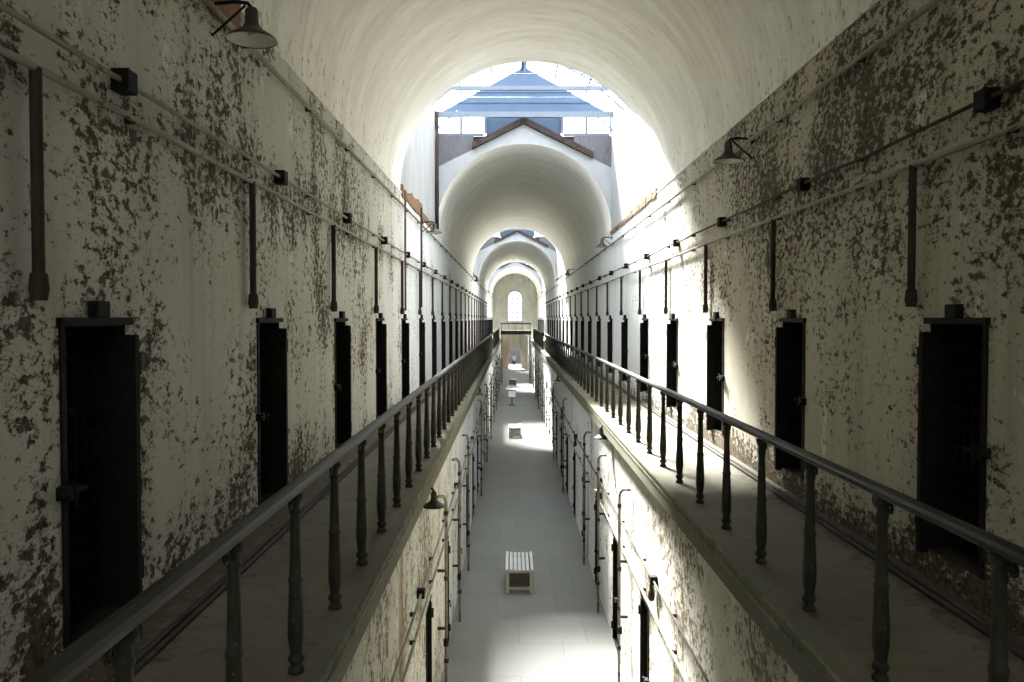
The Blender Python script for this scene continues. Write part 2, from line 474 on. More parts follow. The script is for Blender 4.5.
# ------------------------------------------------------------------ skylights
def skylight(gi, a, b):
    root = empty('window_skylight_%d' % (gi + 1), (0, a, EAVE), kind='structure')
    L = b - a
    H = RIDGE - EAVE
    W = WALL + 0.12
    for s in (-1, 1):
        bm = bmesh.new()
        quad(bm, (s * W, 0, 0.15), (s * W, L, 0.15), (0, L, H + .09), (0, 0, H + .09))
        obj('glass', bm, M['glass'], root)
    # ridge, eaves
    bm = bmesh.new(); box(bm, -0.08, 0.08, 0, L, H - 0.13, H + 0.14); obj('ridge_beam', bm, M['blue_panel'], root)
    for s in (-1, 1):
        bm = bmesh.new(); box(bm, min(s * (W - 0.12), s * (W + .04)), max(s * (W - 0.12), s * (W + .04)), 0, L, -0.02, 0.16); obj('eaves_beam', bm, M['steel_white'], root)
    # tie beams across, thin rods, king posts
    for yy, hh, ww, dz in ((L - 0.35, 0.15, 0.10, -.10), (L - 2.55, 0.10, 0.08, 0), (0.6, 0.11, 0.08, 0)):
        bm = bmesh.new(); box(bm, -W - 0.08, W + 0.08, yy - ww / 2, yy + ww / 2, dz - hh / 2, dz + hh / 2); obj('tie_beam', bm, M['steel_white'], root)
        bm = bmesh.new(); box(bm, -0.02, 0.02, yy - .02, yy + .02, dz + hh / 2, H); obj('king_post', bm, M['blue_panel'], root)
        for s in (-1, 1):
            bm = bmesh.new(); tube(bm, [(s * (W - .05), yy, -0.6), (s * (W - 0.75), yy, 0.0)], 0.022, 6); obj('brace', bm, M['steel_white'], root)
    for yy in (L - 1.6, L - 3.6, L - 5.4):
        bm = bmesh.new(); tube(bm, [(-W, yy, 0.03), (W, yy, 0.03)], 0.012, 6); obj('tie_rod', bm, M['blue_panel'], root)
        for s in (-1, 1):
            bm = bmesh.new(); tube(bm, [(s * W, yy, 0.08), (0, yy, H)], 0.022, 6); obj('glazing_bar', bm, M['blue_panel'], root)
    for fr in (0.33, 0.66):
        for s in (-1, 1):
            bm = bmesh.new(); tube(bm, [(s * W * (1 - fr), 0, 0.08 + H * fr), (s * W * (1 - fr), L, 0.08 + H * fr)], 0.026, 6); obj('purlin', bm, M['blue_panel'], root)
    # gable ends: blue sheet above the beam, clerestory panes and grey boards below, rafters on the vault's gable
    for ye, sg in ((L - 0.03, 1), (0.03, -1)):
        y1 = ye + sg * 0.10; y2 = y1 - sg * 0.05
        bm = bmesh.new()
        t1 = [bm.verts.new(p) for p in ((-W + .05, y1, -0.05), (W - .05, y1, -0.05), (0, y1, H - 0.02))]
        t2 = [bm.verts.new(p) for p in ((-W + .05, y2, -0.05), (W - .05, y2, -0.05), (0, y2, H - 0.02))]
        bm.faces.new(t1); bm.faces.new(t2[::-1])
        for k in range(3): bm.faces.new((t1[k], t1[(k + 1) % 3], t2[(k + 1) % 3], t2[k]))
        obj('gable_sheet', bm, M['blue_panel'], root)
        for z in (0.33, 0.62):
            hw = W * (1 - z / H) - 0.03
            bm = bmesh.new(); box(bm, -hw, hw, min(y2, y2 - sg * .03), max(y2, y2 - sg * .03), z - .012, z + .012); obj('gable_rail', bm, M['blue_panel'], root)
        # clerestory, z from -0.53 to -0.08
        z0, z1 = -0.53, -0.07
        ya, yb = sorted((y1, y1 - sg * .07))
        for s in (-1, 1):
            bm = bmesh.new()
            for x0, x1 in ((2.43, 2.49), (1.73, 1.80), (1.05, 1.12)):
                box(bm, min(s * x0, s * x1), max(s * x0, s * x1), ya, yb, z0, z1)
            box(bm, min(s * 1.12, s * 2.43), max(s * 1.12, s * 2.43), ya, yb, z0 - 0.07, z0)
            cf = obj('clerestory_frame', bm, M['steel_white'], root)
            for x0, x1 in ((1.12, 1.73), (1.80, 2.43)):
                bm = bmesh.new()
                box(bm, min(s * x0, s * x1), max(s * x0, s * x1), (ya + yb) / 2 - .003, (ya + yb) / 2 + .003, z0, z1)
                obj('pane', bm, M['glass'], cf)
            # upright boards from the frame down to the gable
            rnd = random.Random(gi * 11 + s * 3)
            bm = bmesh.new()
            x = 1.42
            while x < 2.44:
                x2 = min(x + 0.145, 2.47)
                zb = gable(x2) - EAVE - 0.05
                yo = rnd.uniform(0, .015)
                box(bm, min(s * x, s * (x2 + .004)), max(s * x, s * (x2 + .004)), ya + yo, ya + yo + .03, zb, z0 - 0.07)
                x = x2
            obj('board', bm, M['grey_board'], root)
            # rafter lying on the gable
            bm = bmesh.new()
            ym0, ym1 = sorted((ye + sg * 0.12, ye - sg * 0.14))
            xe = 1.95 if s > 0 else 1.45
            pr = [(0, gable(0) - EAVE), (s * xe, gable(xe) - EAVE), (s * xe, gable(xe) - EAVE + 0.17), (0, gable(0) - EAVE + 0.17)]
            prism_y(bm, pr, ym0, ym1)
            obj('gable_rafter', bm, M['timber'], root)
        bm = bmesh.new()
        box(bm, -1.05, 1.05, y1 - .01 if sg > 0 else y1, y1 if sg > 0 else y1 + .01, -0.62, -0.07)
        obj('blue_sheet', bm, M['blue_panel'], root)
        # dark sheet standing in for the dark opening behind the rafters
        bm = bmesh.new()
        for s in (-1, 1):
            vs = [bm.verts.new((s * x, ye + sg * 0.115, z)) for x, z in ((1.0, -0.60), (1.5, -0.60), (1.5, gable(1.5) - EAVE - .1), (1.0, gable(1.0) - EAVE - .1))]
            bm.faces.new(vs)
        obj('dark_boarding', bm, M['timber'], root)
    return root
for gi, (a, b) in enumerate(GAPS + [REAR_FILL]):
    skylight(gi, a, b)

# ------------------------------------------------------------------ end wall, arched window, doorway
def end_wall(y, hole_w, hz0, hz1, dw, dh, nm):
    bm = bmesh.new()
    r = hole_w / 2
    # column strips: solid sides, around the window, above the door
    zt = lambda x: SPR + math.sqrt(max(0, RV * RV - x * x)) + 0.05
    xs = sorted(set([-2.6, 2.6, -dw / 2, dw / 2] + [r * math.cos(PI * k / 16) for k in range(17)] + [2.6 * math.cos(PI * k / 20) for k in range(21)]))
    for x0, x1 in zip(xs, xs[1:]):
        xm = (x0 + x1) / 2
        dep = 0.3
        def col(za0, za1, zb0, zb1):
            quad(bm, (x0, y, za0), (x1, y, za1), (x1, y, zb1), (x0, y, zb0))
        zb = dh if abs(xm) < dw / 2 else 0.0
        if abs(xm) < r:
            arc = lambda x: (hz1 - r) + math.sqrt(max(0, r * r - x * x))
            col(zb, zb, hz0, hz0)
            col(arc(x0), arc(x1), zt(x0), zt(x1))
            quad(bm, (x0, y, arc(x0)), (x1, y, arc(x1)), (x1, y + dep, arc(x1)), (x0, y + dep, arc(x0)))
            quad(bm, (x0, y, hz0 - 0.12), (x1, y, hz0 - 0.12), (x1, y + dep, hz0), (x0, y + dep, hz0))
        else:
            col(zb, zb, zt(x0), zt(x1))
    for s in (-1, 1):
        quad(bm, (s * r, y, hz0), (s * r, y + 0.3, hz0), (s * r, y + 0.3, hz1 - r), (s * r, y, hz1 - r))
        quad(bm, (s * dw / 2, y, 0), (s * dw / 2, y + .4, 0), (s * dw / 2, y + .4, dh), (s * dw / 2, y, dh))
    quad(bm, (-dw / 2, y, dh), (dw / 2, y, dh), (dw / 2, y + .4, dh), (-dw / 2, y + .4, dh))
    bmesh.ops.remove_doubles(bm, verts=bm.verts[:], dist=1e-5)
    return obj(nm, bm, M['wall_end'], kind='structure')
WZ0, WZ1, WW = EYE - 0.4, EYE + 3.1, 1.75
end_wall(YEND, WW, WZ0, WZ1, 1.3, 2.1, 'wall_end')
win = empty('window_1', (0, YEND + 0.2, WZ0), kind='structure')
bm = bmesh.new()
r = WW / 2; hs = WZ1 - WZ0 - r
arcp = [(-r + .03, 0, 0.03), (-r + .03, 0, hs)] + [((r - .03) * math.cos(PI - PI * k / 14), 0, hs + (r - .03) * math.sin(PI * k / 14)) for k in range(1, 14)] + [(r - .03, 0, hs), (r - .03, 0, 0.03)]
tube(bm, arcp, 0.06, 6)
box(bm, -r, r, -.05, .05, 0, .1)
obj('window_frame', bm, M['frame_white'], win)
bm = bmesh.new()
for x in (-0.29, 0.29): box(bm, x - .022, x + .022, -.02, .02, 0.1, hs + math.sqrt(r * r - .09) - .03)
for k in range(1, 6):
    z = k * 0.52
    box(bm, -r + .05, r - .05, -.02, .02, z - (.022 if k != 2 else .05), z + .022)
obj('muntin', bm, M['frame_white'], win)
bm = bmesh.new()
vs = [bm.verts.new((x, 0, z)) for x, _, z in [(-r + .03, 0, .03)] + arcp[1:-1] + [(r - .03, 0, .03)]]
bm.faces.new(vs)
obj('pane', bm, M['dirty_glass'], win)

bm = bmesh.new()
quad(bm, (-RV - .1, Y0, 0), (RV + .1, Y0, 0), (RV + .1, Y0, EYE + 5.2), (-RV - .1, Y0, EYE + 5.2))
obj('wall_back', bm, M['vault'], kind='structure')
# outside the end door
bm = bmesh.new(); box(bm, -30, 30, YEND + 0.4, YEND + 45, -0.25, -0.02); obj('ground', bm, M['yard'], kind='structure')
bm = bmesh.new(); box(bm, -14, 14, YEND + 9, YEND + 9.5, -0.02, 3.2); obj('wall_yard', bm, M['yard_wall'], kind='structure')  # added dark wall in place of the dark room beyond the door

# ------------------------------------------------------------------ cell doors
def make_door(s, h, upper=True):
    """origin: middle of the opening at the sill, in the wall's plane; s = direction into the wall"""
    root = empty('door_proto', (0, 0, 0), kind='structure')
    X = lambda a, b: (min(s * a, s * b), max(s * a, s * b))
    hw = DW / 2
    bm = bmesh.new()                                     # boarded leaf deep in the recess
    for k in range(5):
        y0 = -hw + DW * k / 5
        x = X(0.34, 0.39)
        box(bm, x[0], x[1], y0 + .003, y0 + DW / 5 - .003, 0.01, h)
    obj('door_leaf', bm, M['door_wood'], root)
    bm = bmesh.new()                                     # black lining added so the recess reads as deep shade
    x = X(0.004, 0.40)
    box(bm, x[0], x[1], -hw, -hw + .012, 0, h); box(bm, x[0], x[1], hw - .012, hw, 0, h); box(bm, x[0], x[1], -hw + .012, hw - .012, h - .012, h)
    obj('door_frame', bm, M['iron'], root)
    bm = bmesh.new()                                     # lattice of flat bars with studs where they cross
    for k in range(7):
        y = -hw + 0.04 + (DW - 0.08) * k / 6
        x = X(0.16, 0.175); box(bm, x[0], x[1], y - .02, y + .02, 0.01, h - .01)
    n = 12 if h > 1.6 else 12
    for k in range(n):
        z = 0.05 + (h - 0.1) * k / (n - 1)
        x = X(0.148, 0.16); box(bm, x[0], x[1], -hw + .01, hw - .01, z - .02, z + .02)
    gr = obj('lattice_grille', bm, M['iron'], root)
    bm = bmesh.new()
    for k in range(7):
        for j in range(n):
            y = -hw + 0.04 + (DW - 0.08) * k / 6; z = 0.05 + (h - 0.1) * j / (n - 1)
            x = X(0.136, 0.15); box(bm, x[0], x[1], y - .011, y + .011, z - .011, z + .011)
    obj('stud', bm, M['iron'], gr)
    bm = bmesh.new(); x = X(0.0, 0.40); box(bm, x[0], x[1], -hw + .012, hw - .012, 0.0, 0.012); obj('threshold', bm, M['threshold'], root)  # dark plate added over the pale sill, shade put into its colour
    bm = bmesh.new(); x = X(-0.03 if upper else -.006, 0.06); box(bm, x[0], x[1], -hw - .03, hw + .03, h - 0.005, h + 0.035, .004)
    obj('lintel', bm, M['iron'], root)
    bm = bmesh.new(); x = X(-0.065 if upper else -.008, 0.05); box(bm, x[0], x[1], hw - 0.03, hw + 0.02, -0.02 if upper else 0.0, h - 0.06, .004)
    obj('hinge_stile', bm, M['iron'], root)
    bm = bmesh.new(); x = X(-0.012, 0.05); box(bm, x[0], x[1], -hw - 0.012, -hw + 0.03, 0.0, h, .004)
    obj('lock_stile', bm, M['iron'], root)
    if upper:
        bm = bmesh.new(); x = X(-0.05, 0.03); box(bm, x[0], x[1], -0.07, 0.06, h + 0.035, h + 0.12, .006)
        obj('lintel_block', bm, M['iron'], root)
    bm = bmesh.new()
    zl = h * 0.50
    x = X(-0.06, 0.02); box(bm, x[0], x[1], -hw - 0.055, -hw + 0.05, zl - .035, zl + .03, .006)
    lt = obj('latch', bm, M['iron'], root)
    bm = bmesh.new(); tube(bm, [(s * -0.055, -hw - .03, zl + .05), (s * -0.075, -hw - .03, zl + .05), (s * -0.085, -hw - .03, zl - .06)], .011, 6)
    tube(bm, [(s * -0.05, -hw - .11, zl), (s * -0.05, -hw + .12, zl)], .013, 6)
    obj('bolt', bm, M['iron'], lt)
    for zz in (0.22, h - 0.22):
        bm = bmesh.new(); xh = -0.05 if upper else -.015; tube(bm, [(s * xh, hw + .03, zz - .06), (s * xh, hw + .03, zz + .06)], .018, 6)
        obj('hinge', bm, M['iron'], root)
    return root

dn = 1
def ordinal(i):
    w = ['first', 'second', 'third', 'fourth', 'fifth', 'sixth', 'seventh', 'eighth', 'ninth', 'tenth', 'eleventh', 'twelfth', 'thirteenth', 'fourteenth', 'fifteenth', 'sixteenth', 'seventeenth',
         'eighteenth', 'nineteenth', 'twentieth', 'twenty-first', 'twenty-second', 'twenty-third', 'twenty-fourth', 'twenty-fifth', 'twenty-sixth', 'twenty-seventh', 'twenty-eighth', 'twenty-ninth', 'thirtieth', 'thirty-first', 'thirty-second']
    return w[i]
for s, ys, x, z, h, upper, nm in ((-1, DL, -WALL, SILL[-1], TOP - SILL[-1], True, 'gallery on the left'), (1, DR, WALL, SILL[1], TOP - SILL[1], True, 'gallery on the right'),
                                  (-1, DLL, -LOW, 0.0, 1.78, False, 'lower floor on the left'), (1, DLR, LOW, 0.0, 1.78, False, 'lower floor on the right')):
    proto = make_door(s, h, upper)
    for i, y in enumerate(ys):
        o = proto if i == 0 else copy_tree(proto)
        o.location = (x, y + DW / 2, z)
        o.name = 'door_%d' % dn; dn += 1
        tag(o, '%s dark iron cell door from the near end of the %s' % (ordinal(i), nm), 'door', 'cell doors of the ' + nm, 'structure')

# ------------------------------------------------------------------ railings
RH = 0.915                                   # top of the rail above the gallery
def baluster_mesh():
    bm = bmesh.new()
    prof = [(0.038, 0.0), (0.036, 0.018), (0.026, 0.03), (0.026, 0.045), (0.037, 0.055), (0.037, 0.075), (0.026, 0.085), (0.029, 0.11), (0.0365, 0.17), (0.037, 0.24), (0.032, 0.36), (0.029, 0.43),
            (0.033, 0.44), (0.033, 0.455), (0.028, 0.465), (0.024, 0.62), (0.021, 0.76), (0.026, 0.77), (0.026, 0.785), (0.021, 0.795), (0.024, 0.82), (0.036, 0.835), (0.036, 0.862)]
    lathe(bm, [(r * 1.10, z * 1.031) for r, z in prof], 12)
    return bm
def scroll_mesh(s):
    bm = bmesh.new()
    pts = [(0, s * 0.030, 0.866), (0, s * 0.050, 0.882)]
    for k in range(15):
        t = k / 14
        a = PI / 2 + s * -t * 3.2 * PI
        r = 0.031 * (1 - 0.72 * t)
        pts.append((0, s * 0.076 + r * math.cos(a), 0.854 + r * math.sin(a)))
    tube(bm, pts, 0.0055, 5)
    return bm
def railing(s, y0, y1, first, step, label):
    root = empty('gallery_railing', (-1.40 if s < 0 else 1.455, y0, GAL), label=label, cat='railing')
    bm = bmesh.new()
    w = 0.041
    prof = [(-w * .7, 0.895), (-w, 0.906), (-w, 0.924), (-w * .75, 0.937), (0, 0.942), (w * .75, 0.937), (w, 0.924), (w, 0.906), (w * .7, 0.895)]
    prism_y(bm, prof, 0, y1 - y0, int((y1 - y0) / 3) + 1)
    obj('handrail', bm, M['iron_rail'], root)
    bm = bmesh.new(); box(bm, -.016, .016, 0.0, y1 - y0, 0.888, 0.897); obj('flat_bar', bm, M['baluster'], root)
    b0 = obj('baluster', baluster_mesh(), M['baluster'], root, smooth=True)
    scs = [obj('scroll_bracket', scroll_mesh(q), M['baluster'], b0, smooth=True) for q in (-1, 1)]
    y = first; k = 0
    while y < y1 - 0.05:
        if k == 0: b = b0
        else:
            b = b0.copy(); COL.objects.link(b); b.parent = root
            for sc in scs:
                c = sc.copy(); COL.objects.link(c); c.parent = b
        b.location = (0, y - y0, 0)
        y += step; k += 1
    return root
railing(-1, -1.2, 42.5, 3.05 - 4 * 0.87, 0.87, 'long worn iron railing along the shaded gallery on the left, debris behind it')
railing(1, -1.2, 42.5, 2.90 - 4 * 0.93, 0.93, 'long worn iron railing along the sunlit gallery on the right')
railing(-1, 46.0, 67.0, 46.2, 0.93, 'distant iron railing on the left gallery close to the footbridge')
railing(1, 46.0, 67.0, 46.2, 0.93, 'distant iron railing on the right gallery close to the footbridge')

# footbridge at the far end
br = empty('footbridge', (0, 68.0, 0), 'narrow iron footbridge crossing the corridor below the arched end window', 'bridge')
bm = bmesh.new(); box(bm, -1.30, 1.30, -0.5, 0.5, EYE - 1.35, EYE - 1.02, .01); obj('deck', bm, M['iron_rail'], br)
for y in (-.45, .45):
    bm = bmesh.new(); box(bm, -1.3, 1.3, y - .03, y + .03, EYE - .48, EYE - .38); obj('handrail', bm, M['iron_rail'], br)
    for x in [-1.2 + .6 * k for k in range(5)]:
        bm = bmesh.new(); tube(bm, [(x, y, EYE - 1.02), (x, y, EYE - .45)], .022, 6); obj('baluster', bm, M['baluster'], br)
for x in (-1.2, 1.2):
    for y in (-.4, .4):
        bm = bmesh.new(); box(bm, x - .06, x + .06, y - .06, y + .06, 0, EYE - 1.35); obj('post', bm, M['pipe_white'], br)

# ------------------------------------------------------------------ conduits on the upper walls
def conduit(name, s, x, z, r, y0, y1, mat, label, boxes=(), drops=(), dropz=(0, 0), box_size=.06, sag=0.0, seed=1, dmat=None):
    """long pipe held on the wall; boxes and drop pipes are its parts"""
    rnd = random.Random(seed)
    root = empty(name, (s * x, y0, z), label, 'pipe')
    pts = []
    n = int((y1 - y0) / 0.73)
    for k in range(n + 1):
        pts.append((rnd.uniform(-.004, .004), (y1 - y0) * k / n, rnd.uniform(-1, 1) * sag))
    bm = bmesh.new(); tube(bm, pts, r, 8); obj('pipe', bm, mat, root, smooth=True)
    wd = ((WALL - x) if x > LOW else (LOW - x)) - .002
    p0 = None
    for k, yb in enumerate(boxes):
        if k == 0:
            bm = bmesh.new(); b = box_size
            xo = sorted((-s * b * .8, s * wd))
            box(bm, xo[0], xo[1], -b, b, -b, b, .008)
            p0 = obj('junction_box', bm, M['iron'], root)
        else:
            p = p0.copy(); COL.objects.link(p); p.parent = root
        (p0 if k == 0 else p).location = (0, yb - y0, 0)
    d0 = None
    for k, yb in enumerate(drops):
        if k == 0:
            bm = bmesh.new()
            L = dropz
            tube(bm, [(0, 0, 0), (0, 0, -L + .1)], .027, 8)
            tube(bm, [(0, 0, -L + .12), (0, 0, -L + .05), (s * .0, .0, -L)], [.036, .044, .034], 8)
            d0 = obj('drop_pipe', bm, dmat or M['pipe_dark'], root)
        else:
            d = d0.copy(); COL.objects.link(d); d.parent = root
        (d0 if k == 0 else d).location = (0, yb - y0, 0)
    c0 = None
    y = y0 + 0.9; k = 0
    while y < min(y1, 60):
        if k == 0:
            bm = bmesh.new(); xo = sorted((-s * r * .5, s * wd)); box(bm, xo[0], xo[1], -.012, .012, -r * 1.35, r * 1.35); c0 = obj('clip', bm, M['pipe_dark'], root)
            c0.location = (0, y - y0, 0)
        else:
            c = c0.copy(); COL.objects.link(c); c.parent = root; c.location = (0, y - y0, 0)
        y += 1.95; k += 1
    return root

N_B = 22
conduit('conduit', -1, WALL - .05, EYE + 1.275, .015, Y0 + .1, 71.5, M['pipe_pale'], 'pale conduit with square junction boxes along the left upper wall', [4.35 + BAY * k for k in range(-1, N_B)], sag=.004, seed=3)
conduit('conduit', -1, WALL - .05, EYE + 1.10, .019, Y0 + .1, 71.5, M['pipe_pale'], 'pale pipe with dark drops to each cell door on the left upper wall', (), [3.54 + BAY * k for k in range(-1, N_B)], 1.02, sag=.005, seed=4)
conduit('conduit', 1, WALL - .05, EYE + 1.265, .014, Y0 + .1, 71.5, M['pipe_dark'], 'dark sagging conduit with square junction boxes along the right upper wall', [4.67 + BAY * k for k in range(-1, N_B)], sag=.012, seed=5)
conduit('conduit', 1, WALL - .05, EYE + 1.05, .018, Y0 + .1, 71.5, M['pipe_pale'], 'pale pipe with dark drops to each cell door on the right upper wall', (), [5.52 + BAY * k for k in range(-1, N_B)], .97, sag=.004, seed=6)
conduit('conduit', -1, WALL - .05, EYE + 2.17, .022, Y0 + .1, 86, M['pipe_pale'], 'bare lighting conduit just under the vault on the left wall', (), sag=.004, seed=7)
conduit('conduit', 1, WALL - .05, EYE + 2.06, .022, Y0 + .1, 86, M['pipe_pale'], 'bare lighting conduit just under the vault on the right wall', (), sag=.004, seed=8)
# lower walls
conduit('conduit', -1, LOW - .05, EYE - 3.12, .015, Y0 + .1, 70, M['pipe_pale'], 'upper pipe with junction boxes on the left lower wall', [9.0 + BAY * 2 * k for k in range(0, 10)], box_size=.05, seed=9)
conduit('conduit', -1, LOW - .05, EYE - 3.42, .016, Y0 + .1, 70, M['pipe_pale'], 'lower pipe just over the cell doors on the left lower wall', (), seed=10)
conduit('conduit', 1, LOW - .05, EYE - 3.13, .013, Y0 + .1, 70, M['pipe_dark'], 'thin upper pipe with junction boxes on the right lower wall', [9.5 + BAY * 2 * k for k in range(0, 10)], [9.6 + BAY * 2 * k for k in range(0, 10)], .28, box_size=.05, seed=11)
conduit('conduit', 1, LOW - .05, EYE - 3.52, .016, Y0 + .1, 70, M['pipe_pale'], 'lower pipe just over the cell doors on the right lower wall', (), seed=12)
# pipes lying along the gallery floors
for s, xs in ((-1, (2.185, 2.235)), (1, (2.30, 2.355))):
    for k, x in enumerate(xs):
        bm = bmesh.new()
        rnd = random.Random(k + s)
        n = 60
        tube(bm, [(rnd.uniform(-.006, .006), (GALEND - Y0 - .2) * j / n, rnd.uniform(-.003, .003)) for j in range(n + 1)], .019, 8)
        side = 'left' if s < 0 else 'right'
        obj('floor_pipe', bm, M['pipe_dark'], smooth=True, loc=(s * x, Y0 + .1, GAL + .019), cat='pipe',
            label='rusty heating pipe lying on the %s gallery floor, the one %s' % (side, 'further from the wall' if k == 0 else 'closer to the wall'))

# ------------------------------------------------------------------ lamps
def make_lamp(s, rad, arm, strut=True, board=False):
    """origin on the wall at the arm; s = wall side; hangs towards the corridor"""
    root = empty('wall_lamp')
    c = -s
    bm = bmesh.new()
    tube(bm, [(0, 0, 0), (c * arm * .6, 0, .015), (c * arm * .9, 0, .005), (c * arm, 0, -.03), (c * arm, 0, -.05)], .014, 8)
    obj('arm', bm, M['iron'], root, smooth=True)
    bm = bmesh.new(); box(bm, min(0, c * .02), max(0, c * .02), -.035, .035, -.05, .05, .004); obj('wall_plate', bm, M['iron'], root)
    if strut:
        bm = bmesh.new(); tube(bm, [(c * .0, 0, -.22), (c * .02, 0, -.21), (c * arm * .85, 0, -.01)], .010, 6); obj('strut', bm, M['iron'], root)
    if board:
        bm = bmesh.new(); box(bm, min(s * -.004, c * .03), max(s * -.004, c * .03), -.10, .55, -.07, .26, .006); obj('mounting_board', bm, M['brick'], root)
    bm = bmesh.new()
    H = rad * 1.12
    prof = [(rad * .20, -.03), (rad * .27, -.05), (rad * .27, -.05 - H * .40), (rad * .34, -.05 - H * .55), (rad * .50, -.05 - H * .70), (rad * .80, -.05 - H * .86), (rad, -.05 - H), (rad * 1.01, -.05 - H - .012)]
    lathe(bm, prof, 24, c * arm, 0, False)
    sh = obj('shade', bm, M['enamel'], root, smooth=True)
    bm = bmesh.new()
    prof = [(rad * 1.0, -.05 - H - .006), (rad * .6, -.05 - H * .79), (rad * .34, -.05 - H * .62), (rad * .1, -.05 - H * .55), (.001, -.05 - H * .55)]
    lathe(bm, prof, 24, c * arm, 0, False)
    obj('shade_lining', bm, M['enamel_in'], sh, smooth=True)
    bm = bmesh.new(); lathe(bm, [(.001, -.05 - H * .92), (.02, -.05 - H * .90), (.032, -.05 - H * .80), (.02, -.05 - H * .66), (.012, -.05 - H * .55)], 10, c * arm, 0); obj('bulb', bm, M['enamel_in'], root, smooth=True)
    return root
lp = [(-1, WALL, 5.75, EYE + 2.235, 'big dark shaded wall lamp on an orange-brown board high on the left wall', True),
      (1, WALL, 9.35, EYE + 2.08, 'dark shaded wall lamp beneath the vault edge on the right wall', False),
      (-1, WALL, 19.2, EYE + 2.3, 'dark wall lamp beside the skylight opening on the left wall', False),
      (1, WALL, 22.4, EYE + 2.25, 'small wall lamp at the far corner of the first skylight, right wall', False),
      (1, WALL, 36.0, EYE + 2.2, 'tiny wall lamp inside the second vault on the right wall', False),
      (-1, WALL, 42.0, EYE + 2.2, 'tiny wall lamp inside the second vault on the left wall', False)]
for s, x, y, z, lab, bd in lp:
    o = make_lamp(s, .175, .29, True, bd)
    o.location = (s * x, y, z)
    tag(o, lab, 'lamp', 'lamps on the upper walls')
for s, y, z, lab in ((-1, 9.2, EYE - 1.97, 'dark bell-shaped lamp hanging under the left gallery edge'), (1, 14.0, EYE - 1.90, 'pale bell-shaped lamp in sunlight under the right gallery edge'),
                     (-1, 22.5, EYE - 1.95, 'small distant lamp under the left gallery edge'), (1, 27.4, EYE - 1.95, 'small distant lamp under the right gallery edge')):
    o = make_lamp(s, .13, .175, False, False)
    o.location = (s * LOW, y, z)
    tag(o, lab, 'lamp', 'lamps under the galleries')

# ------------------------------------------------------------------ standing pipes on the lower walls
def make_downpipe(s):
    root = empty('standing_pipe')
    c = -s
    bm = bmesh.new()
    tube(bm, [(c * .04, -.40, 3.02), (c * .06, -.36, 3.02), (c * .11, -.25, 3.0), (c * .13, -.05, 2.90), (c * .13, 0, 2.82), (c * .13, 0, 1.5), (c * .13, 0, 0.0)], .023, 8)
    obj('pipe', bm, M['pipe_white'], root, smooth=True)
    for z in (2.7, 1.75, 0.55):
        bm = bmesh.new(); lathe(bm, [(.034, z - .03), (.034, z + .03)], 10, c * .13, 0); obj('collar', bm, M['pipe_dark'], root)
    for z in (1.0, 1.84):
        bm = bmesh.new(); xs = sorted((c * .002, c * .12)); box(bm, xs[0], xs[1], -.012, .012, z, z + .04); obj('bracket', bm, M['pipe_dark'], root)
    bm = bmesh.new(); tube(bm, [(c * .13, 0, .85), (c * .13, -.09, .85)], .018, 6); tube(bm, [(c * .13, -.09, .80), (c * .13, -.09, .90)], .035, 8); obj('valve', bm, M['iron'], root)
    return root
for s, first, side in ((-1, 11.45, 'left'), (1, 11.9, 'right')):
    proto = make_downpipe(s)
    for k in range(10):
        o = proto if k == 0 else copy_tree(proto)
        o.location = (s * LOW, first + 2 * BAY * k * (0.5 if k < 3 else 1) + (0 if k < 3 else -1.5 * BAY), 0)
        tag(o, '%s standing pipe with elbow along the %s lower wall, counted from the near end' % (ordinal(k), side), 'pipe', 'standing pipes on the lower walls')
wf = empty('wall_fixture', (LOW, 15.4, EYE - 3.36), 'small white-topped box on the right lower wall above the pipes', 'box')
bm = bmesh.new(); box(bm, -.15, -.002, -.07, .07, .0, .05, .006); obj('lid', bm, M['enamel_in'], wf)
bm = bmesh.new(); box(bm, -.11, -.002, -.05, .05, -.13, .0, .006); obj('housing', bm, M['pipe_dark'], wf)
# rusty pipes down the upper wall by the skylight
for y, side, s, z0, z1, r, lab in ((15.3, 'left', -1, EYE + .15, SPR + .0, .020, 'rusty brown drainpipe running down from the vault edge, left wall'),
                                   (18.0, 'left', -1, EYE + .25, SPR + .05, .022, 'dark drainpipe below the bare brick ledge, left wall'),
                                   (22.3, 'left', -1, SPR + .03, EAVE - .02, .055, 'dark iron post in the corner of the skylight well')):
    bm = bmesh.new()
    tube(bm, [(0, 0, 0), (0, 0, (z1 - z0) * .5), (0, .02, z1 - z0)], r, 8)
    obj('drainpipe', bm, M['rust'] if 'rusty' in lab else M['timber'], smooth=True, loc=(s * (WALL - r - (.085 if r < .05 else .004)), y, z0), label=lab, cat='pipe')

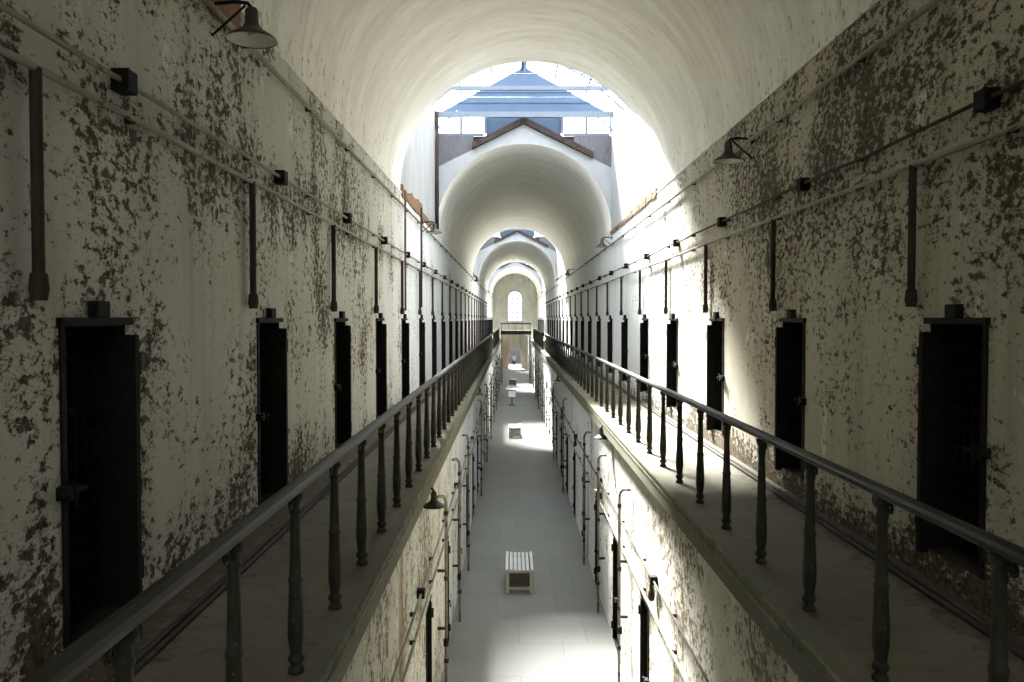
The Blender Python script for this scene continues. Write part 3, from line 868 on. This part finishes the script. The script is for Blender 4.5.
# ------------------------------------------------------------------ benches
def make_bench(wood, slat):
    root = empty('bench')
    W2, L, H = .28, 1.2, .50
    bm = bmesh.new()
    for k in range(7):
        x = -W2 + .03 + k * (2 * W2 - .06) / 6
        z = H - .03 - .022 * (1 - (x / W2) ** 2)
        box(bm, x - .029, x + .029, -L / 2 - .02, L / 2 + .02, z, z + .03, .004)
    obj('slatted_seat', bm, slat, root)
    leg = None
    for sx in (-1, 1):
        for sy in (-1, 1):
            if leg is None:
                bm = bmesh.new(); box(bm, -.035, .035, -.035, .035, 0, H - .05, .005); leg = obj('leg', bm, wood, root); p = leg
            else:
                p = leg.copy(); COL.objects.link(p); p.parent = root
            p.location = (sx * (W2 - .04), sy * (L / 2 - .05), 0)
    for sy in (-1, 1):
        for z, nm in ((.06, 'stretcher'), (H - .10, 'end_rail')):
            bm = bmesh.new(); box(bm, -W2 + .07, W2 - .07, sy * (L / 2 - .05) - .02, sy * (L / 2 - .05) + .02, z, z + (.05 if z < .2 else .045), .004); obj(nm, bm, wood, root)
    for sx in (-1, 1):
        bm = bmesh.new(); box(bm, sx * (W2 - .04) - .012, sx * (W2 - .04) + .012, -L / 2 + .08, L / 2 - .08, .10, H - .06); obj('side_panel', bm, wood, root)
    bm = bmesh.new()
    for k in range(4): box(bm, -W2 + .075, W2 - .075, -L / 2 + .09, -L / 2 + .11, .115 + .075 * k, .182 + .075 * k)
    obj('inner_slats', bm, M['bench_dark'], root)  # slats coloured dark to give the bench a shaded interior
    return root
b1 = make_bench(M['bench_wood'], M['bench_slat']); b1.location = (-.18, 16.45, 0)
tag(b1, 'slatted wooden bench with dished white top standing alone on the slab floor', 'bench', 'benches along the corridor')
b2 = copy_tree(b1); b2.location = (-.19, 37.3, 0)
tag(b2, 'second slatted bench, standing beside the patch of sunlight further down', 'bench', 'benches along the corridor')
b3 = make_bench(M['bench_dark'], M['bench_dark']); b3.location = (-.27, 66.0, 0)
tag(b3, 'small dark bench beyond the pale sign, before the footbridge', 'bench', 'benches along the corridor')

# information stand
sg = empty('information_stand', (-.33, 50.5, 0), 'pale blue information panel on a single post in the corridor', 'sign')
bm = bmesh.new(); box(bm, -.22, .22, -.18, .18, 0, .04, .006); obj('base', bm, M['bench_dark'], sg)
bm = bmesh.new(); box(bm, -.035, .035, -.035, .035, .04, .62, .004); obj('post', bm, M['bench_dark'], sg)
T = Matrix.Translation((0, 0, .74)) @ Matrix.Rotation(R(-35), 4, 'X')
bm = bmesh.new(); box(bm, -.27, .27, -.02, .02, -.28, .28, .006); bmesh.ops.transform(bm, matrix=T, verts=bm.verts[:]); fr = obj('panel_frame', bm, M['bench_dark'], sg)
bm = bmesh.new(); box(bm, -.235, .235, -.026, -.018, -.26, .20); bmesh.ops.transform(bm, matrix=T, verts=bm.verts[:]); obj('panel_face', bm, M['sign_face'], fr)

# ------------------------------------------------------------------ person at the far door
def skin_figure(name, verts, edges, radii, m, parent=None, sub=1, root_i=0):
    me = bpy.data.meshes.new(name)
    me.from_pydata([Vector(v) for v in verts], edges, [])
    me.materials.append(m)
    o = bpy.data.objects.new(name, me); link(o, parent)
    md = o.modifiers.new('Skin', 'SKIN'); md.use_smooth_shade = True
    if not me.skin_vertices: me.skin_vertices.new()
    for i, r in enumerate(radii):
        rr = r if isinstance(r, tuple) else (r, r)
        me.skin_vertices[0].data[i].radius = rr
        me.skin_vertices[0].data[i].use_root = (i == root_i)
    s = o.modifiers.new('Sub', 'SUBSURF'); s.levels = sub; s.render_levels = sub
    return o
PV = []; PE = []; PR = []
def jv(p, r, prev=None):
    PV.append(p); PR.append(r); i = len(PV) - 1
    if prev is not None: PE.append((prev, i))
    return i
hip = jv((0, 0, .92), (.135, .095))
wst = jv((0, .0, 1.08), (.135, .10), hip)
chs = jv((0, .0, 1.28), (.165, .11), wst)
nck0 = jv((0, .0, 1.43), (.09, .075), chs)
nck = jv((0, -.01, 1.50), .052, nck0)
hd = jv((0, -.015, 1.585), (.072, .085), nck)
hd2 = jv((0, -.01, 1.67), (.078, .095), hd)
hd3 = jv((0, -.005, 1.74), (.05, .06), hd2)
for s in (-1, 1):
    a = jv((s * .09, 0, .82), .068, hip)
    k = jv((s * .10, -.02 if s > 0 else .01, .48), .055, a)
    c = jv((s * .10, 0, .33), .052, k)
    an = jv((s * .105, .03, .08), .036, c)
    jv((s * .115, -.10, .035), (.036, .028), an)
    sh = jv((s * .17, 0, 1.38), .06, nck0)
    el = jv((s * .235, .03, 1.10), .040, sh)
    wr = jv((s * .235, -.03, .88), .027, el)
    pm = jv((s * .235, -.045, .81), (.038, .018), wr)
    for f, (dx, dl) in enumerate(((-.024, .062), (-.008, .072), (.008, .068), (.022, .052))):
        q0 = jv((s * .235 + .0, -.045 + dx, .765), .0085, pm)
        jv((s * .228, -.055 + dx, .765 - dl), .0075, q0)
    th = jv((s * .225, -.085, .80), .0095, pm)
    jv((s * .22, -.10, .765), .008, th)
person = skin_figure('person', PV, PE, PR, M['skin'])
person.location = (-.12, 86.6, 0.0)
person.rotation_euler = (0, 0, R(12))
tag(person, 'person in pale shirt and dark trousers standing in the bright far doorway', 'person')
sv = [(0, 0, .80), (0, 0, 1.08), (0, 0, 1.28), (0, 0, 1.43)]; se = [(0, 1), (1, 2), (2, 3)]; sr = [(.185, .14), (.158, .122), (.178, .123), (.10, .085)]
for s in (-1, 1):
    i = len(sv); sv += [(s * .17, 0, 1.385), (s * .22, .018, 1.18)]; se += [(3, i), (i, i + 1)]; sr += [.072, .058]
skin_figure('shirt', sv, se, sr, M['shirt'], person)
tv = [(0, 0, 1.04)]; te = []; tr = [(.166, .128)]
for s in (-1, 1):
    i = len(tv); tv += [(s * .09, 0, .82), (s * .10, -.02 if s > 0 else .01, .48), (s * .104, .02, .10)]; te += [(0, i), (i, i + 1), (i + 1, i + 2)]; tr += [.104, .07, .058]
skin_figure('trousers', tv, te, tr, M['trousers'], person)
for q in (-1, 1):
    bm = bmesh.new(); tube(bm, [(q * .105, .075, .045), (q * .106, .02, .05), (q * .112, -.06, .042), (q * .117, -.135, .034), (q * .119, -.165, .03)], [.034, .044, .042, .038, .018], 10)
    obj('shoe', bm, M['hair'], person, smooth=True)
bm = bmesh.new(); bmesh.ops.create_uvsphere(bm, u_segments=16, v_segments=10, radius=1.0)
for v in list(bm.verts):
    if v.co.z < -.15 and v.co.y < .35: bm.verts.remove(v)
bmesh.ops.transform(bm, matrix=Matrix.Translation((0, .008, 1.69)) @ Matrix.Diagonal((.088, .105, .088, 1)), verts=bm.verts[:])
obj('hair', bm, M['hair'], person, smooth=True)
bm = bmesh.new(); tube(bm, [(0, -.105, 1.655), (0, -.125, 1.625), (0, -.10, 1.615)], [.008, .014, .008], 6)
obj('nose', bm, M['skin'], person, smooth=True)
for s in (-1, 1):
    bm = bmesh.new(); bmesh.ops.create_uvsphere(bm, u_segments=8, v_segments=6, radius=.011); obj('eye', bm, M['hair'], person, loc=(s * .03, -.100, 1.655))
    bm = bmesh.new(); bmesh.ops.create_uvsphere(bm, u_segments=8, v_segments=6, radius=.022)
    bmesh.ops.transform(bm, matrix=Matrix.Diagonal((.5, .8, 1.3, 1)), verts=bm.verts[:]); obj('ear', bm, M['skin'], person, loc=(s * .082, .0, 1.635), smooth=True)
bm = bmesh.new(); tube(bm, [(-.025, -.092, 1.585), (0, -.098, 1.583), (.025, -.092, 1.585)], .006, 6); obj('mouth', bm, M['brick'], person)

# ------------------------------------------------------------------ loose plaster along the galleries
bm = bmesh.new()
rnd = random.Random(21)
for k in range(420):
    s = -1 if rnd.random() < .62 else 1
    y = 2.0 + 22 * rnd.random() ** 1.6
    x = s * (WALL - .03 - abs(rnd.gauss(0, .17 if s < 0 else .12)))
    if abs(x) < 1.5: continue
    r = rnd.uniform(.004, .014)
    z = GAL + r * .35
    n = rnd.choice((4, 5, 6)); a0 = rnd.uniform(0, 6)
    top = [bm.verts.new((x + r * rnd.uniform(.6, 1.2) * math.cos(a0 + 2 * PI * i / n), y + r * rnd.uniform(.6, 1.4) * math.sin(a0 + 2 * PI * i / n), z + r * rnd.uniform(.1, .4))) for i in range(n)]
    bot = [bm.verts.new((v.co.x * 1.0, v.co.y, GAL + .0005)) for v in top]
    bm.faces.new(top); bm.faces.new(bot[::-1])
    for i in range(n): bm.faces.new((top[i], bot[i], bot[(i + 1) % n], top[(i + 1) % n]))
obj('plaster_debris', bm, M['debris'], kind='stuff', label='crumbs of fallen paint and plaster scattered along the gallery floors', cat='debris')

LAB = {
 'wall_left': ('upper left wall of cream paint flaking in brown clusters above the gallery', 'wall'),
 'wall_right': ('upper right wall with dense brown flaking all over its tan paint', 'wall'),
 'wall_left_lower': ('left lower wall below the gallery edge, pale with rusty streaks', 'wall'),
 'wall_right_lower': ('right lower wall below the gallery edge, bleached by sunlight', 'wall'),
 'floor': ('grey concrete slab floor of the central corridor', 'floor'),
 'floor_gallery_left': ('dark concrete walkway of the left gallery', 'floor'),
 'floor_gallery_right': ('concrete walkway of the right gallery with a sunlit stretch', 'floor'),
 'trim_1': ('mossy green edge moulding of the left gallery', 'trim'),
 'trim_2': ('mossy green edge moulding of the right gallery', 'trim'),
 'trim_3': ('thin ledge between the vault and the left wall', 'trim'),
 'trim_4': ('thin ledge between the vault and the right wall', 'trim'),
 'ceiling': ('broad cream barrel vault overhead in front of the first skylight', 'ceiling'),
 'ceiling_2': ('second barrel vault, with a white gable, beyond the first skylight', 'ceiling'),
 'ceiling_3': ('third barrel vault, between the second and third skylights', 'ceiling'),
 'ceiling_4': ('last small barrel vault before the end wall', 'ceiling'),
 'wall_end': ('far end wall with an arched window over a doorway', 'wall'),
 'window_1': ('tall round-headed window high in the far end wall', 'window'),
 'window_skylight_1': ('first glazed skylight with blue gable and pale steel ties', 'skylight'),
 'window_skylight_2': ('second glazed skylight, seen through the second vault', 'skylight'),
 'window_skylight_3': ('third glazed skylight, close to the far end', 'skylight'),
 'ground': ('bright pale ground outside the far doorway', 'ground'),
 'wall_yard': ('dusky wall outside the far doorway behind the person', 'wall'),
}
for nm, (lb, ct) in LAB.items():
    tag(bpy.data.objects[nm], lb, ct)

# ------------------------------------------------------------------ light: overcast-bright sky and hazy sun
w = bpy.data.worlds.new('sky'); SC.world = w; w.use_nodes = True
bgn = w.node_tree.nodes['Background']
bgn.inputs['Color'].default_value = (0.93, 0.965, 1.0, 1)
SKY = 5.0
bgn.inputs['Strength'].default_value = SKY
sd = bpy.data.lights.new('sun', 'SUN'); sd.energy = 56.0; sd.angle = R(13); sd.color = (1.0, 0.98, 0.94)
so = bpy.data.objects.new('sun', sd); COL.objects.link(so)
d = Vector((0.275, -0.92, -1.0)).normalized()
so.rotation_euler = d.to_track_quat('-Z', 'Y').to_euler()
so.location = (0, 40, 30)
for gi, (a, b) in enumerate(GAPS + [REAR_FILL]):
    ld = bpy.data.lights.new('sky_portal', 'AREA'); ld.shape = 'RECTANGLE'; ld.size = 2 * WALL + .2; ld.size_y = b - a
    ld.cycles.is_portal = True
    lo = bpy.data.objects.new('sky_portal', ld); COL.objects.link(lo); lo.location = (0, (a + b) / 2, EAVE - .1)
ld = bpy.data.lights.new('sky_portal', 'AREA'); ld.shape = 'RECTANGLE'; ld.size = WW; ld.size_y = WZ1 - WZ0; ld.cycles.is_portal = True
lo = bpy.data.objects.new('sky_portal', ld); COL.objects.link(lo); lo.location = (0, YEND + .28, (WZ0 + WZ1) / 2); lo.rotation_euler = (R(-90), 0, 0)

SC.cycles.max_bounces = 12
SC.cycles.diffuse_bounces = 8
SC.cycles.glossy_bounces = 3
SC.cycles.transparent_max_bounces = 16
SC.cycles.sample_clamp_indirect = 12
SC.cycles.caustics_reflective = False
SC.cycles.caustics_refractive = False

# ------------------------------------------------------------------ camera
cd = bpy.data.cameras.new('camera'); co = bpy.data.objects.new('camera', cd); COL.objects.link(co)
cd.sensor_width = 36; cd.sensor_fit = 'HORIZONTAL'; cd.lens = 800 / 1024 * 36
cd.clip_end = 400; cd.clip_start = 0.05
co.location = (CAMX, 0, EYE)
co.rotation_euler = (R(90) - math.atan(22.5 / 800), 0, 0)
SC.camera = co
vs = SC.view_settings
vs.view_transform = 'Standard'; vs.look = 'None'; vs.gamma = 1.0; vs.use_curve_mapping = False
vs.exposure = 0.6
